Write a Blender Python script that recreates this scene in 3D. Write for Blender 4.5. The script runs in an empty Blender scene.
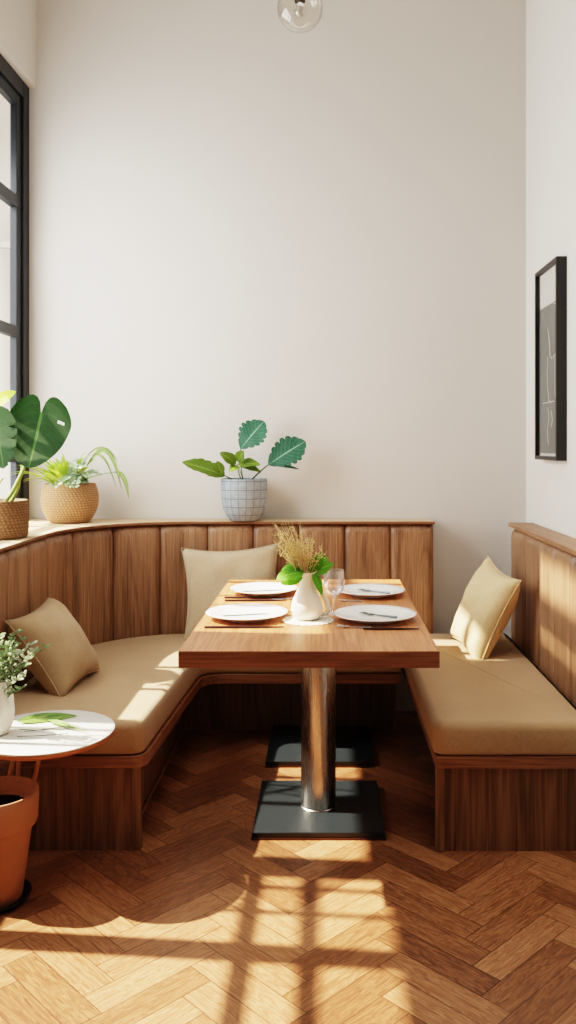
import bpy, bmesh, math, random
from mathutils import Vector, Matrix, Euler, noise as mnoise
random.seed(7)
C = bpy.context.scene.collection
PI = math.pi
R = math.radians

# ------------------------------------------------------------------ materials
class NT:
    def __init__(s, name):
        s.mat = bpy.data.materials.new(name); s.mat.use_nodes = True
        s.t = s.mat.node_tree; s.n = s.t.nodes; s.l = s.t.links
        s.bsdf = s.n.get('Principled BSDF'); s.out = s.n.get('Material Output')
    def new(s, typ, **kw):
        n = s.n.new(typ)
        for k, v in kw.items(): setattr(n, k, v)
        return n
    def put(s, sock, v):
        if hasattr(v, 'is_linked') or isinstance(v, bpy.types.NodeSocket): s.l.new(v, sock)
        else: sock.default_value = v
    def m(s, op, a, b=0.0, c=None):
        n = s.new('ShaderNodeMath', operation=op)
        s.put(n.inputs[0], a); s.put(n.inputs[1], b)
        if c is not None: s.put(n.inputs[2], c)
        return n.outputs[0]
    def vm(s, op, a, b):
        n = s.new('ShaderNodeVectorMath', operation=op)
        s.put(n.inputs[0], a); s.put(n.inputs[1], b)
        return n.outputs[0]
    def comb(s, x, y, z=0.0):
        n = s.new('ShaderNodeCombineXYZ')
        s.put(n.inputs[0], x); s.put(n.inputs[1], y); s.put(n.inputs[2], z)
        return n.outputs[0]
    def sep(s, v):
        n = s.new('ShaderNodeSeparateXYZ'); s.put(n.inputs[0], v); return n.outputs
    def coord(s, k='Object'): return s.new('ShaderNodeTexCoord').outputs[k]
    def noise(s, v, scale=5, detail=4, rough=.5, dist=0.0):
        n = s.new('ShaderNodeTexNoise')
        s.put(n.inputs['Vector'], v); n.inputs['Scale'].default_value = scale
        n.inputs['Detail'].default_value = detail; n.inputs['Roughness'].default_value = rough
        n.inputs['Distortion'].default_value = dist
        return n.outputs['Fac']
    def ramp(s, f, stops):
        n = s.new('ShaderNodeValToRGB'); s.put(n.inputs[0], f)
        e = n.color_ramp.elements
        while len(e) < len(stops): e.new(.5)
        for i, (p, c) in enumerate(stops):
            e[i].position = p; e[i].color = (*c, 1)
        return n.outputs[0]
    def mix(s, f, a, b, mode='MIX'):
        n = s.new('ShaderNodeMix', data_type='RGBA', blend_type=mode)
        s.put(n.inputs[0], f)
        for k, v in ((6, a), (7, b)):
            s.put(n.inputs[k], (*v, 1) if isinstance(v, tuple) and len(v) == 3 else v)
        return n.outputs[2]
    def bump(s, h, strength=.2, dist=.01):
        n = s.new('ShaderNodeBump'); s.put(n.inputs['Height'], h)
        n.inputs['Strength'].default_value = strength; n.inputs['Distance'].default_value = dist
        s.l.new(n.outputs[0], s.bsdf.inputs['Normal'])
    def col(s, c): s.put(s.bsdf.inputs['Base Color'], (*c, 1) if isinstance(c, tuple) else c)
    def set(s, **kw):
        for k, v in kw.items(): s.put(s.bsdf.inputs[k.replace('_', ' ')], v)

def srgb(r, g, b):
    f = lambda c: ((c/255+.055)/1.055)**2.4 if c/255 > .04045 else c/255/12.92
    return (f(r), f(g), f(b))

def plain(name, c, rough=.5, metal=0.0, nscale=0, namt=.1, **kw):
    n = NT(name)
    if nscale:
        f = n.noise(n.coord(), nscale, 5, .6)
        n.col(n.mix(f, tuple(x*(1-namt) for x in c), tuple(min(1, x*(1+namt)) for x in c)))
        n.bump(f, .08, .004)
    else: n.col(c)
    n.set(Roughness=rough, Metallic=metal, **kw)
    return n.mat

def wood(name, dark, mid, light, axis='Z', rough=.42, s=1.0, rnd=True):
    n = NT(name)
    v = n.coord()
    if rnd:
        oi = n.new('ShaderNodeObjectInfo').outputs['Random']
        v = n.vm('ADD', v, n.comb(n.m('MULTIPLY', oi, 31.0), n.m('MULTIPLY', oi, 17.0), n.m('MULTIPLY', oi, 23.0)))
    k = {'X': (.07, 1, 1), 'Y': (1, .07, 1), 'Z': (1, 1, .07)}[axis]
    v2 = n.vm('MULTIPLY', v, k)
    big = n.noise(v2, 9*s, 3, .5, 1.2)
    rings = n.m('FRACT', n.m('MULTIPLY', big, 7.0))
    rings = n.m('ABSOLUTE', n.m('SUBTRACT', rings, .5))
    fine = n.noise(n.vm('MULTIPLY', v, tuple(.025 if q < .5 else 1 for q in k)), 150*s, 4, .65)
    broad = n.noise(n.vm('MULTIPLY', v, tuple(.12 if q < .5 else 1 for q in k)), 14*s, 2, .5)
    f = n.m('ADD', n.m('MULTIPLY', rings, .26), n.m('ADD', n.m('MULTIPLY', n.m('SUBTRACT', n.m('MULTIPLY', fine, 1.7), .35), .48), n.m('MULTIPLY', broad, .35)))
    n.col(n.ramp(f, [(.25, dark), (.5, mid), (.8, light)]))
    n.bump(fine, .12, .003)
    n.set(Roughness=rough)
    return n.mat

def fabric(name, c, scale=700, amt=.16):
    n = NT(name)
    v = n.coord()
    w = n.noise(n.vm('MULTIPLY', v, (1, .15, 1)), scale, 2, .5)
    w2 = n.noise(n.vm('MULTIPLY', v, (.15, 1, .15)), scale, 2, .5)
    big = n.noise(v, 6, 3, .5)
    f = n.m('ADD', n.m('MULTIPLY', n.m('ADD', w, w2), .4), n.m('MULTIPLY', big, .25))
    n.col(n.ramp(f, [(.25, tuple(x*(1-amt*1.6) for x in c)), (.75, tuple(min(1, x*(1+amt)) for x in c))]))
    n.bump(n.m('ADD', w, w2), .35, .002)
    n.set(Roughness=.92)
    n.bsdf.inputs['Sheen Weight'].default_value = .15
    return n.mat

def leafmat(name, dark, light, vein, veins=7.0, streak=0.0, trans=.0, vw=.09, vs=.55, gr=.3):
    n = NT(name)
    u = n.new('ShaderNodeUVMap').outputs[0]
    x, y, _ = n.sep(u)
    av = n.m('ABSOLUTE', n.m('SUBTRACT', x, .5))
    mid = n.m('LESS_THAN', av, .022)
    side = n.m('FRACT', n.m('MULTIPLY', n.m('SUBTRACT', y, n.m('MULTIPLY', av, .55)), veins))
    sv = n.m('LESS_THAN', side, vw)
    grad = n.m('SMOOTH_MIN', n.m('MULTIPLY', side, 1.0), 1.0)
    nz = n.noise(n.coord(), 30, 3, .5)
    base = n.mix(n.m('ADD', n.m('MULTIPLY', nz, .65), n.m('MULTIPLY', grad, gr)), dark, light)
    if streak:
        st = n.noise(n.comb(n.m('MULTIPLY', x, 9.0), y), 4, 2, .5)
        base = n.mix(n.m('MULTIPLY', n.m('GREATER_THAN', st, .52), streak), base, vein)
    v = n.m('MAXIMUM', mid, n.m('MULTIPLY', sv, vs))
    n.col(n.mix(n.m('MULTIPLY', v, .8), base, vein))
    n.bump(n.m('SUBTRACT', side, v), .35, .004)
    n.set(Roughness=.55); n.bsdf.inputs['Specular IOR Level'].default_value = .25
    if trans:
        tr = n.new('ShaderNodeBsdfTranslucent'); tr.inputs[0].default_value = (*light, 1)
        mx = n.new('ShaderNodeMixShader'); mx.inputs[0].default_value = trans
        n.l.new(n.bsdf.outputs[0], mx.inputs[1]); n.l.new(tr.outputs[0], mx.inputs[2])
        n.l.new(mx.outputs[0], n.out.inputs[0])
    return n.mat

def thin_glass(name, tint=(1, 1, 1), base=.06, edge=.75, rough=.02, power=2.2, whiten=0.0):
    n = NT(name)
    lw = n.new('ShaderNodeLayerWeight'); lw.inputs[0].default_value = .5
    f = n.m('ADD', n.m('MULTIPLY', n.m('POWER', lw.outputs['Facing'], power), edge), base)
    tr = n.new('ShaderNodeBsdfTransparent'); tr.inputs[0].default_value = (*tint, 1)
    gl = n.new('ShaderNodeBsdfGlossy'); gl.inputs['Roughness'].default_value = rough
    mx = n.new('ShaderNodeMixShader'); n.l.new(f, mx.inputs[0])
    n.l.new(tr.outputs[0], mx.inputs[1]); n.l.new(gl.outputs[0], mx.inputs[2])
    o = mx.outputs[0]
    if whiten:
        df = n.new('ShaderNodeBsdfDiffuse'); df.inputs[0].default_value = (.9, .9, .88, 1)
        m2 = n.new('ShaderNodeMixShader')
        nz = n.noise(n.coord(), 260, 2, .6)
        n.l.new(n.m('MULTIPLY', n.m('GREATER_THAN', nz, .54), whiten), m2.inputs[0])
        n.l.new(o, m2.inputs[1]); n.l.new(df.outputs[0], m2.inputs[2]); o = m2.outputs[0]
    n.l.new(o, n.out.inputs[0])
    return n.mat

def herringbone(name, w=.088, N=4):
    n = NT(name)
    g = n.new('ShaderNodeNewGeometry').outputs['Position']
    x, y, _ = n.sep(g)
    k = 1/(math.sqrt(2)*w)
    u = n.m('MULTIPLY', n.m('ADD', n.m('ADD', x, y), 20.13), k)
    v = n.m('MULTIPLY', n.m('ADD', n.m('SUBTRACT', y, x), 20.04), k)
    iu, iv = n.m('FLOOR', u), n.m('FLOOR', v)
    fu, fv = n.m('FRACT', u), n.m('FRACT', v)
    kk = n.m('FLOORED_MODULO', n.m('SUBTRACT', iu, iv), float(2*N))
    hor = n.m('LESS_THAN', kk, N-.5)
    inv = n.m('SUBTRACT', 1.0, hor)
    k2 = n.m('SUBTRACT', 2*N-1.0, kk)
    sel = lambda a, b: n.m('ADD', n.m('MULTIPLY', a, hor), n.m('MULTIPLY', b, inv))
    along = sel(n.m('ADD', kk, fu), n.m('ADD', k2, fv))
    across = sel(fv, fu)
    idx = sel(n.m('SUBTRACT', iu, kk), iu)
    idy = sel(iv, n.m('SUBTRACT', iv, k2))
    wn = n.new('ShaderNodeTexWhiteNoise', noise_dimensions='3D')
    n.put(wn.inputs['Vector'], n.comb(idx, idy, hor))
    rnd = wn.outputs['Value']
    off = n.m('MULTIPLY', rnd, 57.0)
    grain = n.noise(n.comb(n.m('ADD', n.m('MULTIPLY', along, .22), off), n.m('MULTIPLY', across, 1.6), off), 2.2, 3, .55, 1.5)
    gr = n.m('ABSOLUTE', n.m('SUBTRACT', n.m('FRACT', n.m('MULTIPLY', grain, 5.0)), .5))
    fine = n.noise(n.comb(n.m('ADD', n.m('MULTIPLY', along, .5), off), n.m('MULTIPLY', across, 16.0), off), 2.0, 4, .65)
    f = n.m('ADD', n.m('MULTIPLY', rnd, .34), n.m('ADD', n.m('MULTIPLY', gr, .42), n.m('MULTIPLY', fine, .62)))
    c = n.ramp(f, [(.2, srgb(58, 34, 20)), (.55, srgb(134, 88, 57)), (.95, srgb(190, 138, 98))])
    e1 = n.m('LESS_THAN', n.m('MINIMUM', across, n.m('SUBTRACT', 1.0, across)), .016)
    e2 = n.m('LESS_THAN', n.m('MINIMUM', along, n.m('SUBTRACT', float(N), along)), .018)
    strip = n.m('LESS_THAN', n.m('ABSOLUTE', n.m('SUBTRACT', across, .5)), .008)
    e = n.m('MAXIMUM', e1, e2)
    e = n.m('MAXIMUM', e, n.m('MULTIPLY', strip, n.m('MULTIPLY', n.m('GREATER_THAN', rnd, .55), .6)))
    n.col(n.mix(n.m('MULTIPLY', e, .75), c, srgb(58, 30, 14)))
    n.bump(n.m('SUBTRACT', n.m('MULTIPLY', fine, .35), e), .25, .003)
    n.set(Roughness=.42)
    return n.mat

M = {}
def wallmat(name, c):
    n = NT(name)
    f = n.noise(n.coord(), 2.5, 4, .5)
    n.col(n.mix(f, tuple(x*.97 for x in c), tuple(x*1.02 for x in c)))
    n.bump(n.noise(n.coord(), 160, 4, .6), .05, .002)
    n.set(Roughness=.85)
    return n.mat
M['wall'] = wallmat('painted_plaster', srgb(216, 211, 204))
M['wall_r'] = wallmat('painted_plaster_right', srgb(222, 220, 214))
M['ceil'] = wallmat('ceiling_paint', srgb(222, 217, 209))
M['out'] = wallmat('outside_render', srgb(205, 196, 184))
M['floor'] = herringbone('herringbone_oak')
WD, WM, WL = srgb(98, 71, 53), srgb(146, 110, 83), srgb(176, 138, 108)
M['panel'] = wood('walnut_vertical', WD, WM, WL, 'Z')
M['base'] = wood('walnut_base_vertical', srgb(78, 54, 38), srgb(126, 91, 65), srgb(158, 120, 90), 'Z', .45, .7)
M['board_x'] = wood('walnut_board_x', srgb(92, 58, 38), srgb(136, 92, 64), srgb(165, 117, 84), 'X')
M['board_y'] = wood('walnut_board_y', srgb(92, 58, 38), srgb(136, 92, 64), srgb(165, 117, 84), 'Y')
M['ledge'] = wood('ledge_wood_sunlit', srgb(176, 146, 112), srgb(206, 178, 144), srgb(226, 202, 170), 'X', .5)  # top face colour paled to carry the glare of the sun
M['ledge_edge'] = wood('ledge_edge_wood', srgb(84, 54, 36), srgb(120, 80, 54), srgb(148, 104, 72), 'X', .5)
M['cap'] = wood('cap_wood', srgb(112, 78, 56), srgb(154, 114, 82), srgb(180, 140, 104), 'Y', .45)
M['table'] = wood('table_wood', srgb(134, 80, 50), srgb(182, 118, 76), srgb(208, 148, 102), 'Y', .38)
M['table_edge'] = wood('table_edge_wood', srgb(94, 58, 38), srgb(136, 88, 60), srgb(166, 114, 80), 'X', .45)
M['cushion'] = fabric('tan_fabric', srgb(172, 142, 108))
M['pillow'] = fabric('linen_beige', srgb(186, 164, 134), 520)
M['pillow_l'] = fabric('linen_tan', srgb(172, 145, 112), 520)
M['pillow_r'] = fabric('linen_sun_brightened', srgb(216, 188, 144), 520)  # cream raised in colour to stand in for sunlight on the pillow
M['frame'] = plain('black_window_metal', srgb(34, 39, 44), .45, .2)
M['glass'] = thin_glass('window_glass', (1, 1, 1), .04, .25)
M['steel'] = None
n = NT('brushed_steel'); n.col((.62, .58, .54))
f = n.noise(n.vm('MULTIPLY', n.coord(), (1, 1, .05)), 120, 3, .5)
n.set(Metallic=1.0); n.put(n.bsdf.inputs['Roughness'], n.m('ADD', n.m('MULTIPLY', f, .06), .24)); M['steel'] = n.mat
M['plate'] = plain('white_ceramic', srgb(238, 236, 230), .22, nscale=8, namt=.03)
M['pitcher'] = plain('cream_ceramic', srgb(240, 230, 212), .35, nscale=6, namt=.03)
M['basep'] = plain('black_steel_plate', srgb(44, 50, 54), .34, .4, nscale=25, namt=.15)
M['baseedge'] = plain('dark_copper_edge', srgb(88, 62, 48), .4, .5)
M['black'] = plain('black_lacquer', srgb(26, 24, 24), .4)
M['silver'] = plain('cutlery_silver', (.62, .61, .6), .22, 1.0)
M['gray_silver'] = plain('matte_steel', srgb(120, 126, 128), .4, .7)
M['darkcut'] = plain('dark_cutlery', srgb(46, 26, 26), .4)
M['mat_white'] = plain('mount_board', srgb(214, 212, 206), .8)
M['marble'] = plain('white_marble', srgb(232, 230, 222), .25, nscale=5, namt=.04)
M['copper'] = plain('copper_rod', srgb(178, 118, 84), .4, .15)
M['soil'] = plain('dark_soil', srgb(34, 24, 18), 1.0, nscale=90, namt=.7)
M['soil'].node_tree.nodes['Principled BSDF'].inputs['Specular IOR Level'].default_value = .05
M['terra'] = plain('terracotta', srgb(170, 118, 86), .75, nscale=22, namt=.14)
M['saucer'] = plain('black_saucer', srgb(34, 32, 32), .35)
M['whitevase'] = plain('rough_white_vase', srgb(226, 222, 212), .7, nscale=40, namt=.06)
M['stem'] = plain('green_stem', srgb(140, 160, 80), .5)
M['stem_d'] = plain('dark_stem', srgb(84, 92, 52), .5)
M['straw'] = plain('dried_grass', srgb(216, 194, 138), .8, nscale=40, namt=.2)
M['monstera'] = leafmat('monstera_leaf', srgb(14, 42, 10), srgb(36, 74, 22), srgb(76, 112, 50), 8, 0, .1, .05, .3, .15)
M['limetip'] = leafmat('lime_tip_leaf', srgb(130, 165, 20), srgb(205, 220, 70), srgb(225, 235, 130), 6, 0, .3)
M['lime'] = leafmat('lime_leaf', srgb(88, 140, 24), srgb(168, 200, 62), srgb(216, 230, 140), 9, .5, .3)
M['silverleaf'] = leafmat('silver_leaf', srgb(96, 132, 92), srgb(168, 194, 150), srgb(220, 232, 205), 6, .5, .15)
M['trail'] = leafmat('striped_trailing_leaf', srgb(58, 96, 34), srgb(108, 142, 66), srgb(190, 204, 140), 6, .6, .05)
M['bluegreen'] = leafmat('bluegreen_leaf', srgb(24, 64, 50), srgb(62, 112, 86), srgb(140, 180, 152), 9, 0, .08, .08, .5, .3)
M['olive'] = leafmat('olive_leaf', srgb(56, 84, 20), srgb(104, 130, 46), srgb(150, 170, 88), 8, 0, .15)
M['bouquet'] = leafmat('bouquet_leaf', srgb(40, 100, 20), srgb(104, 170, 46), srgb(160, 205, 100), 7, 0, .25)
M['sprig'] = leafmat('sprig_leaf', srgb(64, 98, 50), srgb(132, 160, 104), srgb(205, 220, 190), 5, .4, .1)
M['sprig_w'] = leafmat('white_sprig_leaf', srgb(120, 142, 106), srgb(190, 200, 176), srgb(225, 230, 214), 5, 0, .1)
M['greenblade'] = leafmat('green_blade', srgb(40, 88, 28), srgb(92, 134, 50), srgb(170, 190, 110), 3, .4, 0)
M['wine'] = thin_glass('wine_glass', (.97, .97, .97), .10, .8, .03, 1.6, .22)
M['globe'] = thin_glass('globe_glass', (.97, .96, .94), .03, .85, .03, 3.2, 0)
M['bulb'] = thin_glass('bulb_glass', (.95, .93, .9), .2, .7, .05, 1.5, .35)
# woven baskets
def weave(name, a, b):
    n = NT(name)
    u = n.new('ShaderNodeUVMap').outputs[0]
    f = n.noise(n.coord(), 120, 4, .7)
    ao = n.new('ShaderNodeAttribute'); ao.attribute_name = 'hgt'
    n.col(n.mix(n.m('MULTIPLY', n.m('ADD', f, ao.outputs['Fac']), .55), a, b))
    n.set(Roughness=.8); n.bump(f, .3, .003)
    return n.mat
M['basket'] = weave('seagrass_weave', srgb(62, 44, 28), srgb(172, 136, 98))
M['basket2'] = weave('rattan_weave', srgb(96, 64, 40), srgb(206, 162, 120))
# grey tiled pot
n = NT('grey_grid_pot'); u = n.new('ShaderNodeUVMap').outputs[0]; x, y, _ = n.sep(u)
gx = n.m('FRACT', n.m('MULTIPLY', x, 18.0)); gy = n.m('FRACT', n.m('MULTIPLY', y, 6.0))
fy2 = n.m('FRACT', n.m('MULTIPLY', y, 24.0))
e = n.m('MAXIMUM', n.m('LESS_THAN', gx, .09), n.m('LESS_THAN', gy, .1))
nz = n.noise(n.coord(), 45, 4, .6)
base = n.mix(nz, srgb(120, 134, 142), srgb(176, 188, 194))
base = n.mix(n.m('MULTIPLY', n.m('LESS_THAN', fy2, .25), .35), base, srgb(120, 132, 140))
n.col(n.mix(n.m('MULTIPLY', e, .8), base, srgb(92, 104, 112)))
n.bump(n.m('SUBTRACT', nz, e), .4, .004); n.set(Roughness=.6); M['greypot'] = n.mat
# lace doily
n = NT('lace_doily'); u = n.new('ShaderNodeUVMap').outputs[0]; x, y, _ = n.sep(u)
a = n.m('SINE', n.m('MULTIPLY', x, 2*PI*24)); b = n.m('SINE', n.m('MULTIPLY', y, 2*PI*6))
h = n.m('GREATER_THAN', n.m('MULTIPLY', a, b), .25)
n.col(n.mix(n.m('MULTIPLY', h, .6), srgb(240, 236, 224), srgb(150, 120, 90))); n.set(Roughness=.9); M['lace'] = n.mat
# framed monochrome picture: grey veil of vertical streaks with pale line strokes, generic abstract
n = NT('grey_abstract_print'); v = n.coord()
x, y, z = n.sep(v)
st = n.noise(n.vm('MULTIPLY', v, (1, 1, .08)), 60, 3, .6)
bl = n.noise(v, 9, 4, .6)
c = n.ramp(n.m('ADD', n.m('MULTIPLY', st, .5), n.m('MULTIPLY', bl, .5)), [(.3, srgb(44, 50, 50)), (.55, srgb(84, 90, 88)), (.8, srgb(122, 127, 123))])
n.col(c); n.set(Roughness=.6); M['print'] = n.mat
M['stroke'] = plain('pale_ink', srgb(214, 214, 206), .7)

# ------------------------------------------------------------------ helpers
def obj(name, bm, m, parent=None, smooth=False, loc=None, angle=None):
    me = bpy.data.meshes.new(name)
    bmesh.ops.recalc_face_normals(bm, faces=bm.faces)
    bm.to_mesh(me); bm.free()
    for mm in (m if isinstance(m, (list, tuple)) else [m]): me.materials.append(mm)
    o = bpy.data.objects.new(name, me); C.objects.link(o)
    if parent: o.parent = parent
    if loc is not None: o.location = loc
    if smooth:
        me.polygons.foreach_set('use_smooth', [True]*len(me.polygons))
        for p in me.polygons:
            if len(p.vertices) > 8: p.use_smooth = False
        if angle:
            me.set_sharp_from_angle(angle=R(angle))
    return o
def tag(o, label, cat, group=None):
    o['label'] = label; o['category'] = cat
    if group: o['group'] = group
    return o
def thing(name, label, cat, loc=(0, 0, 0), rot=(0, 0, 0), group=None):
    o = bpy.data.objects.new(name, None); C.objects.link(o)
    o.location = loc; o.rotation_euler = rot; o.empty_display_size = .1
    return tag(o, label, cat, group)
def struct(name, bm, m, parent=None, **kw):
    o = obj(name, bm, m, parent, **kw); o['kind'] = 'structure'; return o
def copy_tree(o, parent=None):
    c = o.copy(); C.objects.link(c); c.parent = parent
    for ch in list(o.children): copy_tree(ch, c)
    return c
def box(bm, x0, x1, y0, y1, z0, z1, bev=0.0, mi=0):
    vs = [bm.verts.new((x, y, z)) for z in (z0, z1) for y in (y0, y1) for x in (x0, x1)]
    fs = [bm.faces.new([vs[i] for i in q]) for q in ((0, 2, 3, 1), (4, 5, 7, 6), (0, 1, 5, 4), (2, 6, 7, 3), (0, 4, 6, 2), (1, 3, 7, 5))]
    for f in fs: f.material_index = mi
    if bev:
        es = list({e for f in fs for e in f.edges})
        bmesh.ops.bevel(bm, geom=es, offset=bev, segments=2, affect='EDGES', profile=.5)
    return bm
def B(*a, **k): return box(bmesh.new(), *a, **k)
def lathe(bm, prof, seg=48, fn=None, uv=True, close=True, mi=0):
    rows = []
    L = [0]
    for i in range(1, len(prof)): L.append(L[-1]+math.hypot(prof[i][0]-prof[i-1][0], prof[i][1]-prof[i-1][1]))
    uvl = bm.loops.layers.uv.verify() if uv else None
    for i, (r, z) in enumerate(prof):
        row = []
        for k in range(seg):
            a = 2*PI*k/seg
            p = (r*math.cos(a), r*math.sin(a), z)
            if fn: p = fn(a, r, z, i)
            row.append(bm.verts.new(p))
        rows.append(row)
    for i in range(len(rows)-1):
        for k in range(seg):
            k2 = (k+1) % seg
            f = bm.faces.new((rows[i][k], rows[i][k2], rows[i+1][k2], rows[i+1][k]))
            f.material_index = mi
            if uv:
                u0, u1 = k/seg, (k+1)/seg; v0, v1 = L[i]/L[-1], L[i+1]/L[-1]
                for lp, q in zip(f.loops, ((u0, v0), (u1, v0), (u1, v1), (u0, v1))): lp[uvl].uv = q
    if close:
        if prof[0][0] > 1e-6: bm.faces.new(rows[0][::-1]).material_index = mi
        if prof[-1][0] > 1e-6: bm.faces.new(rows[-1]).material_index = mi
    return bm
def tube(bm, pts, r, seg=8, mi=0, closed=False):
    pts = [Vector(p) for p in pts]
    rad = r if isinstance(r, (list, tuple)) else [r]*len(pts)
    rows = []; up = None
    for i, p in enumerate(pts):
        d = (pts[min(i+1, len(pts)-1)]-pts[max(i-1, 0)]).normalized()
        if closed: d = (pts[(i+1) % len(pts)]-pts[i-1]).normalized()
        if up is None: up = Vector((0, 0, 1)) if abs(d.z) < .9 else Vector((1, 0, 0))
        s = d.cross(up).normalized(); up = s.cross(d).normalized()
        rows.append([bm.verts.new(p+(s*math.cos(2*PI*k/seg)+up*math.sin(2*PI*k/seg))*rad[i]) for k in range(seg)])
    n = len(rows)
    for i in range(n if closed else n-1):
        for k in range(seg):
            f = bm.faces.new((rows[i][k], rows[i][(k+1) % seg], rows[(i+1) % n][(k+1) % seg], rows[(i+1) % n][k])); f.material_index = mi
    if not closed:
        bm.faces.new(rows[0][::-1]).material_index = mi; bm.faces.new(rows[-1]).material_index = mi
    return bm
def bez(p0, p1, p2, n=10):
    p0, p1, p2 = Vector(p0), Vector(p1), Vector(p2)
    return [p0*(1-t)**2+p1*2*t*(1-t)+p2*t*t for t in [i/n for i in range(n+1)]]
def leaf(bm, base, d, up, L, W, shape='oval', bend=0.5, fold=.15, lobes=None, lobe_depth=.4, nt=14, nv=4, mi=0, heart=0.0, wave=0.0, twist=0.0, side_bend=0.0):
    uvl = bm.loops.layers.uv.verify()
    f = Vector(d).normalized(); up = Vector(up)
    s = f.cross(up).normalized(); n = s.cross(f).normalized()
    pos = Vector(base); rows = []
    ph = random.random()*6
    for i in range(nt+1):
        t = i/nt
        if i: pos = pos+(f*math.cos(bend*(t-.5/nt))-n*math.sin(bend*(t-.5/nt))+s*side_bend*t).normalized()*L/nt
        fd = (f*math.cos(bend*t)-n*math.sin(bend*t)); nn = (n*math.cos(bend*t)+f*math.sin(bend*t))
        ss = s
        if twist:
            q = Matrix.Rotation(twist*t, 3, fd); ss = q @ s; nn = q @ nn
        if shape == 'oval': w = max(0, math.sin(PI*min(1, t**.8)))**.75
        elif shape == 'blade': w = max(0, (1-t**1.6))*min(1, .35+t*4)
        elif shape == 'heart': w = max(0, 1-t**2.0)**.62*(.72+.28*math.sin(min(t/.35, 1)*PI/2))
        elif shape == 'fan': w = max(0, math.sin(PI*min(1, t**1.15)))**.7
        row = []
        for j in range(-nv, nv+1):
            v = j/nv; a = abs(v); ww = w
            if lobes:
                k = (t*lobes+(.35 if v > 0 else 0)) % 1
                ww = w*(1-lobe_depth*a*max(0, 1-abs(k-.5)/.22)*(1 if .12 < t < .93 else 0))
            p = pos+ss*(v*W*ww)+nn*(fold*W*ww*a-wave*W*math.sin(t*11+ph+v*2)*a*ww)
            if heart: p = p-fd*(heart*L*math.sin(PI*min(1, (a**.62)*.86))*(1-t)**1.6)
            row.append((bm.verts.new(p), (v*.5+.5, t)))
        rows.append(row)
    for i in range(nt):
        for j in range(2*nv):
            q = (rows[i][j], rows[i][j+1], rows[i+1][j+1], rows[i+1][j])
            fc = bm.faces.new([x[0] for x in q]); fc.material_index = mi
            for lp, x in zip(fc.loops, q): lp[uvl].uv = x[1]
    return bm

# ------------------------------------------------------------------ camera
# horizon at pixel row 445, vanishing column 325, focal 851 px
F = 851.0; CH = 1.38
cam = bpy.data.cameras.new('camera'); co = bpy.data.objects.new('camera', cam); C.objects.link(co)
co.location = (0, 0, CH); co.rotation_euler = (R(90), 0, 0)
cam.sensor_fit = 'VERTICAL'; cam.sensor_height = 36; cam.lens = F/1024*36
cam.shift_x = (288-325)/1024; cam.shift_y = -(512-445)/1024
cam.clip_start = .05
bpy.context.scene.camera = co
def at(px, py, Y): return Vector(((px-325)*Y/F, Y, CH-(py-445)*Y/F))

# ------------------------------------------------------------------ room
BW = 4.42; RW = 1.044; LW = -1.50; WP = -1.535; CE = 4.05; Y0 = -1.6
struct('floor', B(LW-.12, RW+.12, Y0, BW+.12, -.06, 0), M['floor'])
struct('ceiling', B(LW-.12, RW+.12, Y0, BW+.12, CE, CE+.08), M['ceil'])
struct('wall_back', B(LW-.12, RW+.12, BW, BW+.12, 0, CE), M['wall'])
struct('wall_right', B(RW, RW+.12, Y0, BW, 0, CE), M['wall_r'])
struct('wall_rear', B(LW-.12, RW+.12, Y0-.12, Y0, 0, CE), M['wall'])
bm = bmesh.new()
W1Y0, W1Z0, W1Z1 = 2.93, .985, 3.235
W2Y0, W2Y1, W2Z0, W2Z1 = 1.80, 2.89, .64, 2.03
W3Y0, W3Y1, W3Z0, W3Z1 = 2.93, 3.90, 3.275, 3.74
box(bm, LW-.12, LW, W1Y0, BW, 0, W1Z0-.02); box(bm, LW-.12, LW, W1Y0, BW, W1Z1, W3Z0); box(bm, LW-.12, LW, W1Y0, BW, W3Z1, CE)
box(bm, LW-.12, LW, W3Y1, BW, W3Z0, W3Z1)
box(bm, LW-.12, LW, W2Y1, W1Y0, 0, CE)
box(bm, LW-.12, LW, W2Y0, W2Y1, 0, W2Z0); box(bm, LW-.12, LW, W2Y0, W2Y1, W2Z1, CE)
box(bm, LW-.12, LW, Y0, W2Y0, 0, CE)
struct('wall_left', bm, M['wall'])
bm = bmesh.new()
for z0, z1 in ((2.72, 3.50),):
    box(bm, -1.76, -1.74, 2.4, 3.93, z0, z1)
box(bm, -1.76, -1.74, 4.10, 4.42, 1.45, 2.62)
box(bm, -1.742, LW-.12, 4.39, 4.42, 1.6, 1.63); box(bm, -1.742, LW-.12, 4.39, 4.42, 2.4, 2.43)
box(bm, -1.84, LW-.12, 2.62, 3.1, .55, 1.12)
for y in (2.6, 3.5): box(bm, -1.742, LW-.12, y, y+.03, 2.74, 3.2)
struct('added_sun_blocker_1', bm, M['out'])  # unseen boards and box added outside to block parts of the sunbeam
struct('wall_outside', B(-3.2, -1.64, 4.56, 4.7, -.06, 4.2), M['out'])

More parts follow.
